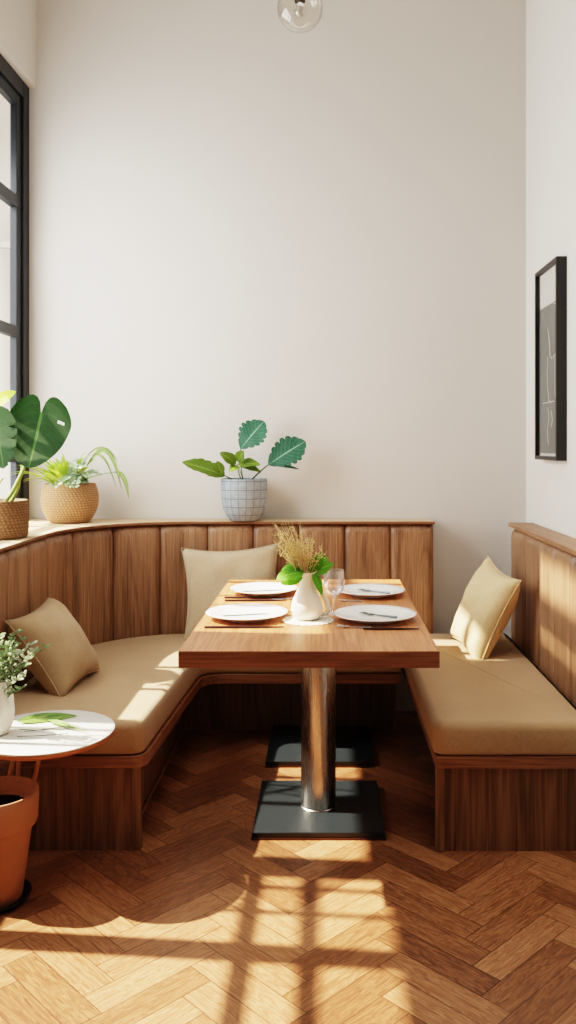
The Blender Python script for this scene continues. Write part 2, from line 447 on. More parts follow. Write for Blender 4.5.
def window(name, y0, y1, z0, z1, vbars, hbars, fr=.085, sash=.06, fn=None, sn=None):
    fn = fr if fn is None else fn; sn = sash if sn is None else sn
    w = bpy.data.objects.new(name, None); C.objects.link(w); w.location = (WP-.03, y0, z0); w['kind'] = 'structure'
    W, H = y1-y0, z1-z0
    x0, x1 = -.012, .03
    bm = bmesh.new()
    for a in ((0, fn, 0, H), (W-fr, W, 0, H), (fn, W-fr, 0, fn), (fn, W-fr, H-fr, H)):
        box(bm, x0, x1, *a, bev=.004)
    obj('window_frame', bm, M['frame'], w)['kind'] = 'structure'
    bm = bmesh.new(); g = fr; h = fr+sash
    for a in ((fn, fn+sn, fn, H-g), (W-h, W-g, fn, H-g), (fn+sn, W-h, fn, fn+sn), (fn+sn, W-h, H-h, H-g)):
        box(bm, x0-.006, x1-.012, *a, bev=.004)
    obj('window_sash', bm, M['frame'], w)['kind'] = 'structure'
    for v, t in vbars:
        obj('mullion', B(x0-.004, x1-.014, v-y0-t/2, v-y0+t/2, fn+sn, H-h, bev=.003), M['frame'], w)['kind'] = 'structure'
    for v, t in hbars:
        obj('transom', B(x0-.005, x1-.01, fn+sn, W-h, v-z0-t/2, v-z0+t/2, bev=.003), M['frame'], w)['kind'] = 'structure'
    obj('pane', B(-.004, 0, fn+sn-.01, W-h+.01, fn+sn-.01, H-h+.01), M['glass'], w)['kind'] = 'structure'
    return w
window('window_1', W1Y0, BW, W1Z0, W1Z1, [(4.015, .05), (3.66, .03), (3.34, .03)], [(2.605, .06), (1.95, .055), (1.32, .05)], fn=.03, sn=.02)
window('window_2', W2Y0, W2Y1, W2Z0, W2Z1, [(2.78, .022), (2.64, .022), (2.435, .09)], [(1.50, .036), (1.70, .036)], .03, .015)  # unseen window, added and sized from the sun patches on the floor
window('added_clerestory', W3Y0, W3Y1, W3Z0, W3Z1, [], [(3.45, .13)], .025, .012)  # unseen clerestory added to throw sun bands on the right backrest

# ------------------------------------------------------------------ banquette with curved corner
SX, SY, RR = -1.2, 4.25, .55
LEN1 = 3.70-2.89; ARC = RR*PI/2
def path(s):
    if s < LEN1: return Vector((SX, 2.89+s)), Vector((1, 0))
    s -= LEN1
    if s < ARC:
        a = PI-s/RR
        return Vector((SX+RR+RR*math.cos(a), SY-RR+RR*math.sin(a))), Vector((-math.cos(a), -math.sin(a)))
    s -= ARC
    return Vector((SX+RR+s, SY)), Vector((0, -1))
SEND = LEN1+ARC+1.195
def channel(pathf, s0, s1, z0, z1, bul=.02, thick=.07, ns=13, nz=14, gap=.0015):
    bm = bmesh.new(); rows = []
    zs = [z0+(z1-z0)*(i/nz) for i in range(nz)]+[z1-.006, z1]
    zs = sorted(set([z0]+[z1-.05*(1-math.cos(PI/2*k/6)) for k in range(7)]+[z0+(z1-.05-z0)*k/6 for k in range(7)]))
    for z in zs:
        row = []
        tz = max(0, (z-(z1-.05))/.05)
        top = math.sqrt(max(0, 1-tz*tz))
        for i in range(ns+1):
            u = i/ns; s = s0+gap+(s1-s0-2*gap)*u
            p, nn = pathf(s)
            q = abs(2*u-1)
            b = bul*math.sqrt(max(0, 1-q**6))*(1)-bul-(1-top)*.035
            row.append(bm.verts.new((p.x+nn.x*b, p.y+nn.y*b, z)))
        for s in (s1-gap, s0+gap):
            p, nn = pathf(s)
            row.append(bm.verts.new((p.x-nn.x*thick, p.y-nn.y*thick, z)))
        rows.append(row)
    n = ns+3
    for a, b in zip(rows, rows[1:]):
        for k in range(n):
            bm.faces.new((a[k], a[(k+1) % n], b[(k+1) % n], b[k]))
    bm.faces.new(rows[0][::-1]); bm.faces.new(rows[-1])
    return bm
def slab(poly, prof, mi=0):
    """closed slab from a plan polygon; prof = [(inset, z)]"""
    bm = bmesh.new(); n = len(poly); rows = []
    area = sum(poly[i][0]*poly[(i+1) % n][1]-poly[(i+1) % n][0]*poly[i][1] for i in range(n))
    sg = 1 if area > 0 else -1
    for ins, z in prof:
        row = []
        for i in range(n):
            p = Vector(poly[i]); a = (p-Vector(poly[i-1])).normalized(); b = (Vector(poly[(i+1) % n])-p).normalized()
            na, nb = Vector((-a.y, a.x))*sg, Vector((-b.y, b.x))*sg
            d = (na+nb); d = d/max(.3, d.dot(na))
            row.append(bm.verts.new((*(p+d*ins), z)))
        rows.append(row)
    for a, b in zip(rows, rows[1:]):
        for k in range(n): bm.faces.new((a[k], a[(k+1) % n], b[(k+1) % n], b[k]))
    bm.faces.new(rows[0][::-1]); bm.faces.new(rows[-1])
    return bm
def roundprof(z0, z1, r, crown=.0):
    p = [(r*.5, z0), (r*.15, z0+r*.12), (0, z0+r*.5)]
    for k in range(7):
        a = PI/2*k/6
        p.append((r*(1-math.cos(a)), z1-r+r*math.sin(a)))
    return p
def rounded(pts, rad):
    """round listed corners: pts = [(x,y,r)]"""
    out = []; n = len(pts)
    for i, (x, y, r) in enumerate(pts):
        p = Vector((x, y))
        if r == 0: out.append(p); continue
        a = (Vector(pts[i-1][:2])-p).normalized(); b = (Vector(pts[(i+1) % n][:2])-p).normalized()
        for t in range(7):
            t /= 6
            q = (p+a*r)*(1-t)**2+p*2*t*(1-t)+(p+b*r)*t*t
            out.append(q)
    return out
bq = thing('banquette', 'walnut L-shaped banquette with curved corner and tan seat under the window', 'bench')
def outer(ins, s_end=None):
    r = []
    for i in range(3): r.append(path(LEN1*i/3))
    for i in range(17): r.append(path(LEN1+ARC*i/16))
    r.append(path(LEN1+ARC+.9)); 
    return [p+nn*ins for p, nn in r]
BE = .345
def seatpoly(e, ins, y0):
    inner = rounded([(BE, 3.9-e, 0), (-.565+e, 3.9-e, .1), (-.615+e, y0, .05), (-1.196, y0, 0)], 0)[:-1]
    o = outer(ins); o[0].y = y0; o[-1].x = BE
    return [tuple(v) for v in inner]+[tuple(v) for v in o]
obj('seat_cushion', slab(seatpoly(0, .004, 2.87), roundprof(.332, .445, .03, .004)), M['cushion'], bq, smooth=True, angle=50)
obj('seat_board', slab(seatpoly(.008, -.06, 2.872), [(.002, .288), (0, .29), (0, .328), (.002, .33)]), M['board_x'], bq)
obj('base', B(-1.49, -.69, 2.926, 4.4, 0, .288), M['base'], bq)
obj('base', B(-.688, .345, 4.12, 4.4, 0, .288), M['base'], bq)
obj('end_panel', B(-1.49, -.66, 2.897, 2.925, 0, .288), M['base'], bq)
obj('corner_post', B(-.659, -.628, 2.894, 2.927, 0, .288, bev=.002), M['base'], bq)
obj('toe_strip', B(-.689, -.68, 2.93, 4.118, 0, .016), M['cap'], bq)
seams = [0, .131]+[.36+.229*k for k in range(12)]
seams = [s for s in seams if s < SEND-.05]+[SEND]
for a, b in zip(seams, seams[1:]):
    obj('backrest_panel', channel(path, a, b, .40, .983), M['panel'], bq, smooth=True, angle=40)

# ledge above: deep under the window, thin along the back wall
ov = .004
o = [p+nn*ov for p, nn in [path(LEN1*i/4) for i in range(5)]+[path(LEN1+ARC*i/24) for i in range(1, 25)]+[path(SEND-.001)]]
o[-1].x += .004
poly = [tuple(v) for v in o]+[(o[-1].x, BW-.002), (WP+.002, BW-.002), (WP+.002, W1Y0+.002), (LW+.002, W1Y0), (LW+.002, 2.89)]
bm = slab(poly, [(.002, .984), (0, .986), (0, .995), (.003, .998)])
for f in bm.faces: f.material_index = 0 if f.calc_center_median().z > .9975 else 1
tag(obj('wooden_ledge', bm, [M['ledge'], M['ledge_edge']]), 'wooden ledge, top painted pale as if sunlit, running under the window and around the back wall', 'ledge')

# ------------------------------------------------------------------ right bench
rb = thing('bench', 'straight walnut bench with tan seat cushion against right wall', 'bench')
def rpath(s): return Vector((.92, 2.89+s)), Vector((-1, 0))
rp = rounded([(.366, 2.865, .05), (.915, 2.865, .02), (.915, 4.245, .02), (.366, 4.245, .03)], 0)
obj('seat_cushion', slab([tuple(v) for v in rp], roundprof(.332, .445, .03, .004)), M['cushion'], rb, smooth=True, angle=50)
obj('seat_board', B(.374, RW-.003, 2.868, 4.235, .288, .33, bev=.002), M['board_x'], rb)
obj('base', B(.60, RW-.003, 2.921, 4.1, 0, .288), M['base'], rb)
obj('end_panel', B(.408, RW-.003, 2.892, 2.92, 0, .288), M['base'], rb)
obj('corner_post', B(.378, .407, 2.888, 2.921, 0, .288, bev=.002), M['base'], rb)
sw = [0, .30, .56, .80, 1.05, 1.36]
# narrower channels split each wide one visually
for a, b in zip(sw, sw[1:]):
    obj('backrest_panel', channel(rpath, a, b, .40, .971, .022, .115, nz=16), M['panel'], rb, smooth=True, angle=40)
obj('cap_rail', B(.917, RW-.003, 2.885, 4.258, .972, .992, bev=.003), M['cap'], rb)

# ------------------------------------------------------------------ table
TX0, TX1, TY0, TY1, TZ = -.449, .351, 2.60, 3.99, .75
tb = thing('dining_table', 'wooden dining table on two steel pedestals, set for four', 'table', (-.049, 3.3, 0))
bm = B(TX0+.049, TX1+.049, TY0-3.3, TY1-3.3, TZ-.052, TZ, bev=.003)
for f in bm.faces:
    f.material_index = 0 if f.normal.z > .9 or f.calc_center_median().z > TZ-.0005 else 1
obj('tabletop', bm, [M['table'], M['table_edge']], tb)
for yc in (3.205, 3.875):
    s = .232
    pl = obj('base_plate', B(.026-s, .026+s, yc-3.3-s, yc-3.3+s, .008, .026, bev=.003), M['basep'], tb)
    obj('plate_edge', B(.026-s-.003, .026+s+.003, yc-3.3-s-.003, yc-3.3+s+.003, 0, .0078), M['baseedge'], pl)
    bm = lathe(bmesh.new(), [(.068, .0265), (.068, .0275), (.0655, .03), (.0655, .69)], 48)
    bm.verts.ensure_lookup_table()
    bmesh.ops.translate(bm, verts=bm.verts, vec=(.024, yc-3.3, 0))
    col = obj('column', bm, M['steel'], tb, smooth=True, angle=40)
    obj('mounting_plate', B(.024-.12, .024+.12, yc-3.3-.12, yc-3.3+.12, .69, .6978), M['basep'], tb)

# ------------------------------------------------------------------ table setting
def dY(py, z=TZ): return F*(CH-z)/(py-445)
prof = [(.085, 0), (.088, .002), (.098, .008), (.128, .014), (.147, .0175), (.1485, .0195), (.147, .0205), (.128, .0175), (.1, .0125), (.085, .008), (1e-4, .0075)]
pm = None
plates = [(247, 614, 1.0, 'white round plate at the front left of the table, grey knife across it'),
          (375, 615.5, 1.0, 'white round plate at the front right of the table, beside the wine glass'),
          (264, 590, .96, 'white round plate at the back left of the table, behind the pitcher'),
          (371, 591.5, .96, 'white round plate at the back right of the table, behind the wine glass')]
PP = []
proto = None
for px, py, s, lab in plates:
    y = dY(py, TZ+.015); x = (px-325)*y/F
    if proto is None:
        proto = obj('dinner_plate', lathe(bmesh.new(), prof, 64), M['plate'], smooth=True, angle=60); p = proto
    else:
        p = proto.copy(); C.objects.link(p)
    p.location = (x, y, TZ+.0005); p.scale = (s, s, 1.25); PP.append((x, y))
    tag(p, lab, 'plate', 'plates on the dining table')
def knife_bm(L=.21, w=.011):
    bm = bmesh.new()
    pts = [(0, .6), (.1, .75), (.42, .7), (.46, .5), (.5, .7), (.75, .95), (.93, .7), (1, .05)]
    up = [(L*(t-.5), w*h) for t, h in pts]; dn = [(L*(t-.5), -w*(h*.55 if t < .48 else .25)) for t, h in pts]
    rows = []
    for z in (0, .0022):
        rows.append([bm.verts.new((x, y, z)) for x, y in up+dn[::-1]])
    n = len(rows[0])
    for k in range(n): bm.faces.new((rows[0][k], rows[0][(k+1) % n], rows[1][(k+1) % n], rows[1][k]))
    bm.faces.new(rows[0][::-1]); bm.faces.new(rows[1])
    return bm
def fork_bm(L=.19):
    bm = bmesh.new()
    tube(bm, [(-L/2, 0, .004), (-L*.2, 0, .0035), (L*.08, 0, .004), (L*.2, 0, .005)], [.0055, .0035, .0025, .004], 6)
    box(bm, L*.17, L*.3, -.011, .011, .003, .006, bev=.001)
    for k in range(4):
        y = -.009+.006*k
        tube(bm, [(L*.29, y, .0045), (L*.42, y, .0065), (L*.5, y, .0045)], [.0019, .0017, .0009], 5)
    return bm
def dark_bm(L=.28):
    bm = bmesh.new()
    tube(bm, [(-L/2, 0, .004), (-L*.1, 0, .004), (L*.1, 0, .0035), (L/2, 0, .0035)], [.0035, .0045, .004, .0022], 8)
    return bm
zp = TZ+.0105
for (x, y), dx, a, cat, lab in ((PP[0], -.005, 14, 'knife', 'grey knife lying across the front left plate'), (PP[2], -.005, 14, 'knife', 'grey knife lying across the back left plate')):
    k = obj('table_knife', knife_bm(.17), M['gray_silver']); k.location = (x+dx, y, zp+.0005); k.rotation_euler = (0, 0, R(a))
    tag(k, lab, cat, 'knives laid on the plates')
for (x, y), a, lab in ((PP[1], -32, 'grey fork lying on the front right plate'), (PP[3], -32, 'grey fork lying on the back right plate')):
    k = obj('table_fork', fork_bm(.15), M['gray_silver']); k.location = (x+.012, y+.005, zp+.001); k.rotation_euler = (0, 0, R(a+180))
    tag(k, lab, 'fork', 'forks laid on the plates')
def put(o, px, py, rz=0, z=TZ): 
    y = dY(py, z); o.location = ((px-325)*y/F, y, z+.0004); o.rotation_euler = (0, 0, R(rz)); return o
tag(put(obj('chopstick', dark_bm(.275), M['darkcut']), 244.5, 628.2, 1), 'dark slim stick lying in front of the front left plate', 'utensil', 'dark slim sticks in front of the left plates')
tag(put(obj('chopstick', dark_bm(.25), M['darkcut']), 256, 601.3, 1), 'dark slim stick before the back left plate, nearer of the two', 'utensil', 'dark slim sticks in front of the left plates')
tag(put(obj('chopstick', dark_bm(.25), M['darkcut']), 255, 598.6, 0), 'dark slim stick before the back left plate, farther of the two', 'utensil', 'dark slim sticks in front of the left plates')
tag(put(obj('chopstick', dark_bm(.19), M['darkcut']), 391, 630, 0), 'dark slim stick lying in front of the front right plate', 'utensil', 'dark slim sticks in front of the right plates')
tag(put(obj('silver_fork', fork_bm(.12), M['silver']), 354, 628.2, 168), 'silver fork on the tabletop before the front right plate', 'fork', 'silver forks on the tabletop')
tag(put(obj('silver_fork', fork_bm(.1), M['silver']), 350.5, 601.8, 172), 'silver fork on the tabletop before the back right plate', 'fork', 'silver forks on the tabletop')
tag(put(obj('silver_fork', fork_bm(.1), M['silver']), 284, 600.2, 20), 'silver fork on the tabletop between back left plate and pitcher', 'fork', 'silver forks on the tabletop')
# doily
yd = dY(620.5); xd = (308-325)*yd/F
dp = [(.012, .0), (.04, .0004), (.07, .0004), (.086, .0004), (.09, .0014), (.086, .003), (.06, .003), (.03, .003), (1e-4, .003)]
scal = lambda a, r, z, i: (r*(1+(.05*abs(math.sin(a*10)) if r > .08 else 0))*math.cos(a), r*(1+(.05*abs(math.sin(a*10)) if r > .08 else 0))*math.sin(a), z)
d = obj('lace_doily', lathe(bmesh.new(), dp, 120, scal), M['lace'], smooth=True, angle=50); d.location = (xd, yd, TZ+.0005)
tag(d, 'round white lace doily with scalloped edge under the cream pitcher', 'doily')
# pitcher
pt = thing('pitcher', 'cream pear-shaped ceramic pitcher on doily holding dried grasses', 'pitcher', (xd-.004, yd+.012, TZ+.0036))
pr = [(.034, 0), (.042, .003), (.053, .016), (.0575, .034), (.056, .052), (.049, .074), (.039, .095), (.031, .113), (.027, .13), (.0265, .145), (.0285, .158), (.032, .168), (.0305, .168), (.0262, .155), (.0245, .14), (.0245, .13), (.03, .11), (.045, .075), (.05, .04), (.03, .012), (1e-4, .01)]
def spout(a, r, z, i):
    k = max(0, (z-.12)/.048)
    c = math.cos(a)
    push = k*(.010*max(0, c)**3+.012*max(0, -c)**6)
    return ((r+push)*math.cos(a)+k*.004, r*(1-.12*k)*math.sin(a), z+k*(.012*max(0, c)**3-.008*max(0, -c)**2))
obj('body', lathe(bmesh.new(), pr, 56, spout), M['pitcher'], pt, smooth=True, angle=70)
bm = bmesh.new()
tube(bm, [(.026, .012, .118), (.045, .014, .105), (.066, .016, .07), (.078, .016, .035), (.07, .014, .016), (.05, .01, .014)], [.006, .008, .0095, .010, .0095, .008], 10)
obj('handle', bm, M['pitcher'], pt, smooth=True)
# bouquet inside the pitcher
bx, by, bz = xd-.004, yd+.012, TZ+.0036
bq2 = thing('dried_flower_bouquet', 'bouquet of golden dried grasses with green leaves in the cream pitcher', 'bouquet', (bx, by, bz+.012))
bm = bmesh.new()
for i in range(54):
    ex = random.uniform(-.125, .028); ez = .345+random.uniform(-.085, .03)-abs(ex+.045)*.42
    if i % 9 == 0: ex = random.uniform(.0, .075); ez = .25+random.uniform(-.02, .03)
    ey = random.uniform(-.05, .05)
    sx, sy = random.uniform(-.014, .014), random.uniform(-.012, .012)
    pts = bez((sx*.4, sy*.4, .03), (sx+ex*.1, sy, .17), (ex, ey, ez), 8)
    tube(bm, pts, [.0009]*7+[.0006, .0005], 4)
    for q in range(15):
        t = random.uniform(.55, 1.0)**.7; k = min(8, int(t*8)); c = pts[k]+Vector((random.gauss(0, .005), random.gauss(0, .005), random.gauss(0, .006)))
        bmesh.ops.create_icosphere(bm, subdivisions=1, radius=random.uniform(.0017, .0032), matrix=Matrix.Translation(c))
obj('dried_grass', bm, M['straw'], bq2)
bm = bmesh.new()
Vv = Vector
for base, d, up, L, W, b in (((-.012, -.012, .155), (-.75, -.35, .12), (0, -.6, .8), .105, .034, .9), ((-.014, -.01, .155), (-.95, -.3, -.35), (0, -1, .4), .09, .028, .6),
        ((-.012, -.008, .16), (-.9, 0, .35), (0, -.7, .7), .09, .028, 1.0),
        ((.012, -.01, .155), (.5, -.1, .8), (.2, -.9, .3), .085, .024, .35), ((.014, -.01, .155), (.8, -.1, .42), (0, -.8, .5), .09, .026, .5),
        ((.01, .01, .155), (.75, .1, .65), (0, -.9, .4), .09, .026, .5),
        ((.022, -.016, .16), (.42, -.3, -.85), (.5, -.8, .2), .09, .017, .25)):
    tube(bm, bez((0, 0, .04), (base[0]*.8, base[1]*.8, .12), base, 5), .0014, 5)
    leaf(bm, base, d, up, L, W, 'oval', b, .12, nt=12, nv=3, wave=.08)
obj('foliage', bm, M['bouquet'], bq2, smooth=True)
# wine glass
yg = 3.17; xg = (332-325)*yg/F
wg = thing('wine_glass', 'clear patterned wine glass standing on the table beside the pitcher', 'glass', (xg+.006, yg, TZ+.0006)); wg.scale = (1.0, 1.0, 1.08)
ip = [(.030, 0), (.031, .0012), (.02, .004), (.006, .008), (.0042, .014), (.0038, .045), (.005, .053), (.012, .06)]
obj('stem', lathe(bmesh.new(), ip, 32), M['wine'], wg, smooth=True, angle=60)
ip = [(.004, .0605), (.014, .0615), (.028, .07), (.037, .085), (.0405, .105), (.0405, .13), (.0395, .152), (.0385, .152), (.0395, .13), (.0393, .105), (.0358, .086), (.027, .0725), (.013, .065), (1e-4, .0645)]
obj('bowl', lathe(bmesh.new(), ip, 40), M['wine'], wg, smooth=True, angle=60)

# ------------------------------------------------------------------ pillows
def pillow(name, mat, size, thick, loc, rot, label, seed=0, group=None):
    bm = bmesh.new(); N = 26; g = {}
    for sgn in (1, -1):
        for i in range(N+1):
            for j in range(N+1):
                u, v = -1+2*i/N, -1+2*j/N
                edge = i in (0, N) or j in (0, N)
                if edge and sgn == -1: g[(sgn, i, j)] = g[(1, i, j)]; continue
                x = size/2*u*(1-.125*(1-v*v)); y = size/2*v*(1-.125*(1-u*u))
                e = ((1-u*u)*(1-v*v))
                h = thick/2*(max(0, e)**.42)
                c = mnoise.noise(Vector((u*1.7+seed*3, v*1.7, sgn*2+seed)))*.016*e**.3
                rad = abs(u*v)
                c += .006*math.sin((u-v)*9+seed)*rad*(1-max(abs(u), abs(v)))**.5*2
                g[(sgn, i, j)] = bm.verts.new((x, y, sgn*h+c if not edge else 0))
    for sgn in (1, -1):
        for i in range(N):
            for j in range(N):
                bm.faces.new((g[(sgn, i, j)], g[(sgn, i+1, j)], g[(sgn, i+1, j+1)], g[(sgn, i, j+1)]))
    o = obj(name, bm, mat, smooth=True)
    o.location = loc; o.rotation_euler = rot
    # piping along the seam
    pts = []
    for k in range(4*N):
        s, i = divmod(k, N)
        u, v = [(-1+2*i/N, -1), (1, -1+2*i/N), (1-2*i/N, 1), (-1, 1-2*i/N)][s]
        pts.append((size/2*u*(1-.125*(1-v*v)), size/2*v*(1-.125*(1-u*u)), 0))
    obj('piping', tube(bmesh.new(), pts, .0028, 6, closed=True), mat, o, smooth=True)
    return tag(o, label, 'cushion', group)
def basis(xa, za):
    za = Vector(za).normalized(); xa = Vector(xa); xa = (xa-za*xa.dot(za)).normalized(); ya = za.cross(xa)
    return Matrix((xa, ya, za)).transposed().to_euler()
pillow('throw_pillow', M['pillow_l'], .365, .20, (-1.058, 3.34, .59), basis((0.1, 1, .05), (.80, -.14, .58)), 'tan square pillow leaning on the left bench backrest near the window', 1)
pillow('throw_pillow', M['pillow_r'], .43, .17, (.728, 3.90, .625), basis((.12, 1, .0), (-.90, -.18, .40)), 'cream square pillow leaning on the right bench backrest, colour brightened as if sunlit', 2)
pillow('throw_pillow', M['pillow'], .48, .14, (-.455, 4.145, .652), basis((1, .0, .06), (.05, -.96, .28)), 'beige square pillow against the back wall backrest behind the table', 3)

# ------------------------------------------------------------------ framed picture on right wall
fy0, fy1, fz0, fz1 = 3.67, 4.05, 1.312, 2.195
pf = thing('framed_picture', 'black framed grey abstract print hanging on the right wall', 'picture', (RW, (fy0+fy1)/2, fz0))
H = fz1-fz0; W = fy1-fy0; t = .018
bm = bmesh.new()
for a in ((-W/2, -W/2+t, 0, H), (W/2-t, W/2, 0, H), (-W/2+t, W/2-t, 0, t), (-W/2+t, W/2-t, H-t, H)):
    box(bm, -.046, -.001, *a, bev=.0015)
obj('frame', bm, M['black'], pf)
obj('mount', B(-.026, -.002, -W/2+t, W/2-t, t, H-t), M['mat_white'], pf)
art = obj('print', B(-.0275, -.0262, -W/2+t+.035, W/2-t-.012, t+.012, H-t-.16), M['print'], pf)
for pts in ([(.02, .6), (.0, .55), (-.02, .47), (-.05, .455), (-.1, .47), (-.13, .475)], [(.02, .47), (.03, .4), (.025, .33), (-.0, .27), (-.02, .26)], [(.11, .262), (.0, .262), (-.09, .262)], [(.02, .24), (.0, .19), (.03, .13), (.01, .07)], [(-.04, .22), (-.06, .18), (-.04, .15)], [(-.1, .47), (-.1, .3), (-.12, .26)], [(-.07, .7), (-.12, .69)]):
    obj('pale_line', tube(bmesh.new(), [(-.028, a, b) for a, b in pts], .002, 5), M['stroke'], art)
obj('glazing', B(-.034, -.0325, -W/2+t, W/2-t, t, H-t), M['glass'], pf)

# ------------------------------------------------------------------ pendant
pd = thing('pendant_lamp', 'clear glass globe pendant hanging over the dining table', 'lamp', (-.097, 3.3, 3.075))
g = [(.089*math.cos(a), .089*math.sin(a)) for a in [-PI/2+PI*k/30 for k in range(28)]]
g[0] = (1e-4, -.089)
gi = [(r*.975, z*.975) for r, z in g[::-1]]; gi[-1] = (1e-4, gi[-1][1])
obj('globe', lathe(bmesh.new(), g+gi, 48), M['globe'], pd, smooth=True)
obj('socket', lathe(bmesh.new(), [(.02, .022), (.021, .024), (.021, .085), (.03, .088), (.03, .1), (.006, .108)], 32), M['black'], pd, smooth=True, angle=40)
obj('bulb', lathe(bmesh.new(), [(1e-4, -.036), (.012, -.032), (.02, -.018), (.0215, -.004), (.017, .012), (.013, .0215)], 24), M['bulb'], pd, smooth=True)
obj('cord', tube(bmesh.new(), [(0, 0, .105), (0, 0, CE-3.075-.02)], .003, 8), M['black'], pd)
obj('ceiling_canopy', lathe(bmesh.new(), [(.02, CE-3.075-.03), (.05, CE-3.075-.022), (.055, CE-3.075-.001)], 32), M['black'], pd, smooth=True, angle=40)

# ------------------------------------------------------------------ baskets
def basket_bm(prof, seg, rings, amp):
    """woven shell: alternating bumps ring by ring"""
    bm = bmesh.new(); lay = bm.verts.layers.float.new('hgt'); rows = []
    def samp(t):
        x = t*(len(prof)-1); i = min(int(x), len(prof)-2); f = x-i
        a = prof[max(i-1, 0)]; b = prof[i]; c = prof[i+1]; d = prof[min(i+2, len(prof)-1)]
        cr = lambda k: .5*((2*b[k])+(-a[k]+c[k])*f+(2*a[k]-5*b[k]+4*c[k]-d[k])*f*f+(-a[k]+3*b[k]-3*c[k]+d[k])*f**3)
        return cr(0), cr(1)
    sub = 4; n = rings*sub
    for i in range(n+1):
        r, z = samp(i/n); ring = i//sub; ph = (i % sub)/sub
        row = []
        for k in range(seg):
            a = 2*PI*k/seg
            h = math.sin(PI*ph)*(.55+.45*math.sin(a*round(seg/4)+ring*2.1+.6*math.sin(ring*1.7+a*3)))
            v = bm.verts.new(((r+amp*h)*math.cos(a), (r+amp*h)*math.sin(a), z)); v[lay] = h
            row.append(v)
        rows.append(row)
    for a, b in zip(rows, rows[1:]):
        for k in range(seg): bm.faces.new((a[k], a[(k+1) % seg], b[(k+1) % seg], b[k]))
    bm.faces.new(rows[0][::-1])
    # inner wall
    r, z = prof[-1]
    inner = [bm.verts.new(((r-.012)*math.cos(2*PI*k/seg), (r-.012)*math.sin(2*PI*k/seg), z-.002)) for k in range(seg)]
    low = [bm.verts.new(((r-.014)*math.cos(2*PI*k/seg), (r-.014)*math.sin(2*PI*k/seg), z-.05)) for k in range(seg)]
    for A, Bq in ((rows[-1], inner), (inner, low)):
        for k in range(seg): bm.faces.new((A[k], A[(k+1) % seg], Bq[(k+1) % seg], Bq[k]))
    bm.faces.new(low)
    return bm
LZ = .9985
# monstera
mp = thing('potted_monstera', 'large monstera with broad dark leaves in cylindrical seagrass basket on window ledge', 'plant', (-1.335, 3.50, LZ))
obj('basket', basket_bm([(.09, 0), (.103, .006), (.108, .03), (.109, .08), (.108, .12), (.107, .155)], 168, 19, .0042), M['basket'], mp, smooth=True)
obj('soil', lathe(bmesh.new(), [(.093, .135), (.093, .138), (.05, .142), (1e-4, .144)], 24), M['soil'], mp, smooth=True)
L0 = Vector((-1.335, 3.50, LZ))
def loc(px, py, Y): return at(px, py, Y)-L0
bm = bmesh.new(); bs = bmesh.new()
bigb = loc(41, 413, 3.42)
leaf(bm, bigb, (-.10, -.22, -1), (.10, -1, .25), .24, .138, 'heart', -.35, .06, nt=26, nv=9, heart=.30, wave=.03, lobes=None)
bm.faces.ensure_lookup_table(); hole = [bm.faces[7*18+k] for k in ((14, 15) if bigb.x-(bm.faces[14].calc_center_median().x) < 0 else (3, 2))]
tube(bs, bez((.02, -.02, .14), (.09, .0, .22), bigb+Vector((0, .01, .0)), 12), [.0085]*6+[.007]*4+[.005]*3, 8)
b2 = loc(-6, 418, 3.36)
leaf(bm, b2, (.30, -.2, -1), (.1, -1, .2), .22, .085, 'heart', -.25, .1, nt=20, nv=7, heart=.2, lobes=5, lobe_depth=.35)
tube(bs, bez((-.02, -.03, .14), (-.04, -.06, .25), b2+Vector((0, .01, 0)), 10), .006, 8)
tube(bs, bez((.03, .02, .14), (.075, .03, .2), loc(22, 463, 3.5), 8), [.008]*5+[.004]*4, 8)
tube(bs, bez((-.01, -.05, .14), (-.02, -.05, .18), loc(3, 478, 3.45), 8), [.007]*5+[.004]*4, 8)
obj('stems', bs, M['stem'], mp, smooth=True)
b3 = loc(-8, 406, 3.40)
leaf(bm, loc(-30, 430, 3.45), (-.6, -.3, .5), (0, -.8, .6), .2, .08, 'heart', .6, .1, nt=16, nv=5, heart=.2)
bmesh.ops.delete(bm, geom=[f for f in hole if f.is_valid], context='FACES_ONLY')
obj('foliage', bm, M['monstera'], mp, smooth=True)
bm = bmesh.new()
leaf(bm, b3, (.95, -.2, .62), (.3, -.8, .6), .115, .03, 'oval', .25, .25, nt=14, nv=4)
tube(bm, bez((-.03, -.0, .14), (-.07, -.02, .3), b3, 8), .004, 6)
obj('young_leaf', bm, M['limetip'], mp, smooth=True)['label'] = 'bright lime young leaf'

# bowl basket with variegated plant
b2y = 4.205; b2x = (70-325)*b2y/F
vp = thing('potted_trailing_plant', 'lime and silver leafy plant in round rattan basket in the window corner', 'plant', (b2x, b2y, LZ))
obj('basket', basket_bm([(.075, 0), (.095, .008), (.122, .05), (.135, .1), (.134, .145), (.124, .178), (.12, .192)], 200, 24, .004), M['basket2'], vp, smooth=True)
obj('soil', lathe(bmesh.new(), [(.105, .165), (.105, .17), (.05, .176), (1e-4, .178)], 24), M['soil'], vp, smooth=True)
bm = bmesh.new()
for i in range(46):
    a = random.uniform(0, 2*PI); r0 = random.uniform(.0, .06)
    base = (r0*math.cos(a)-.03, r0*math.sin(a)-.02, .172)
    d = (math.cos(a)*random.uniform(.3, .8)-.25, math.sin(a)*random.uniform(.2, .7)-.15, random.uniform(.7, 1.4))
    leaf(bm, base, d, (-d[0], -d[1], 2), random.uniform(.15, .27), random.uniform(.016, .027), 'blade', random.uniform(.7, 1.5), .2, nt=12, nv=2)
obj('lime_foliage', bm, M['lime'], vp, smooth=True)
bm = bmesh.new()
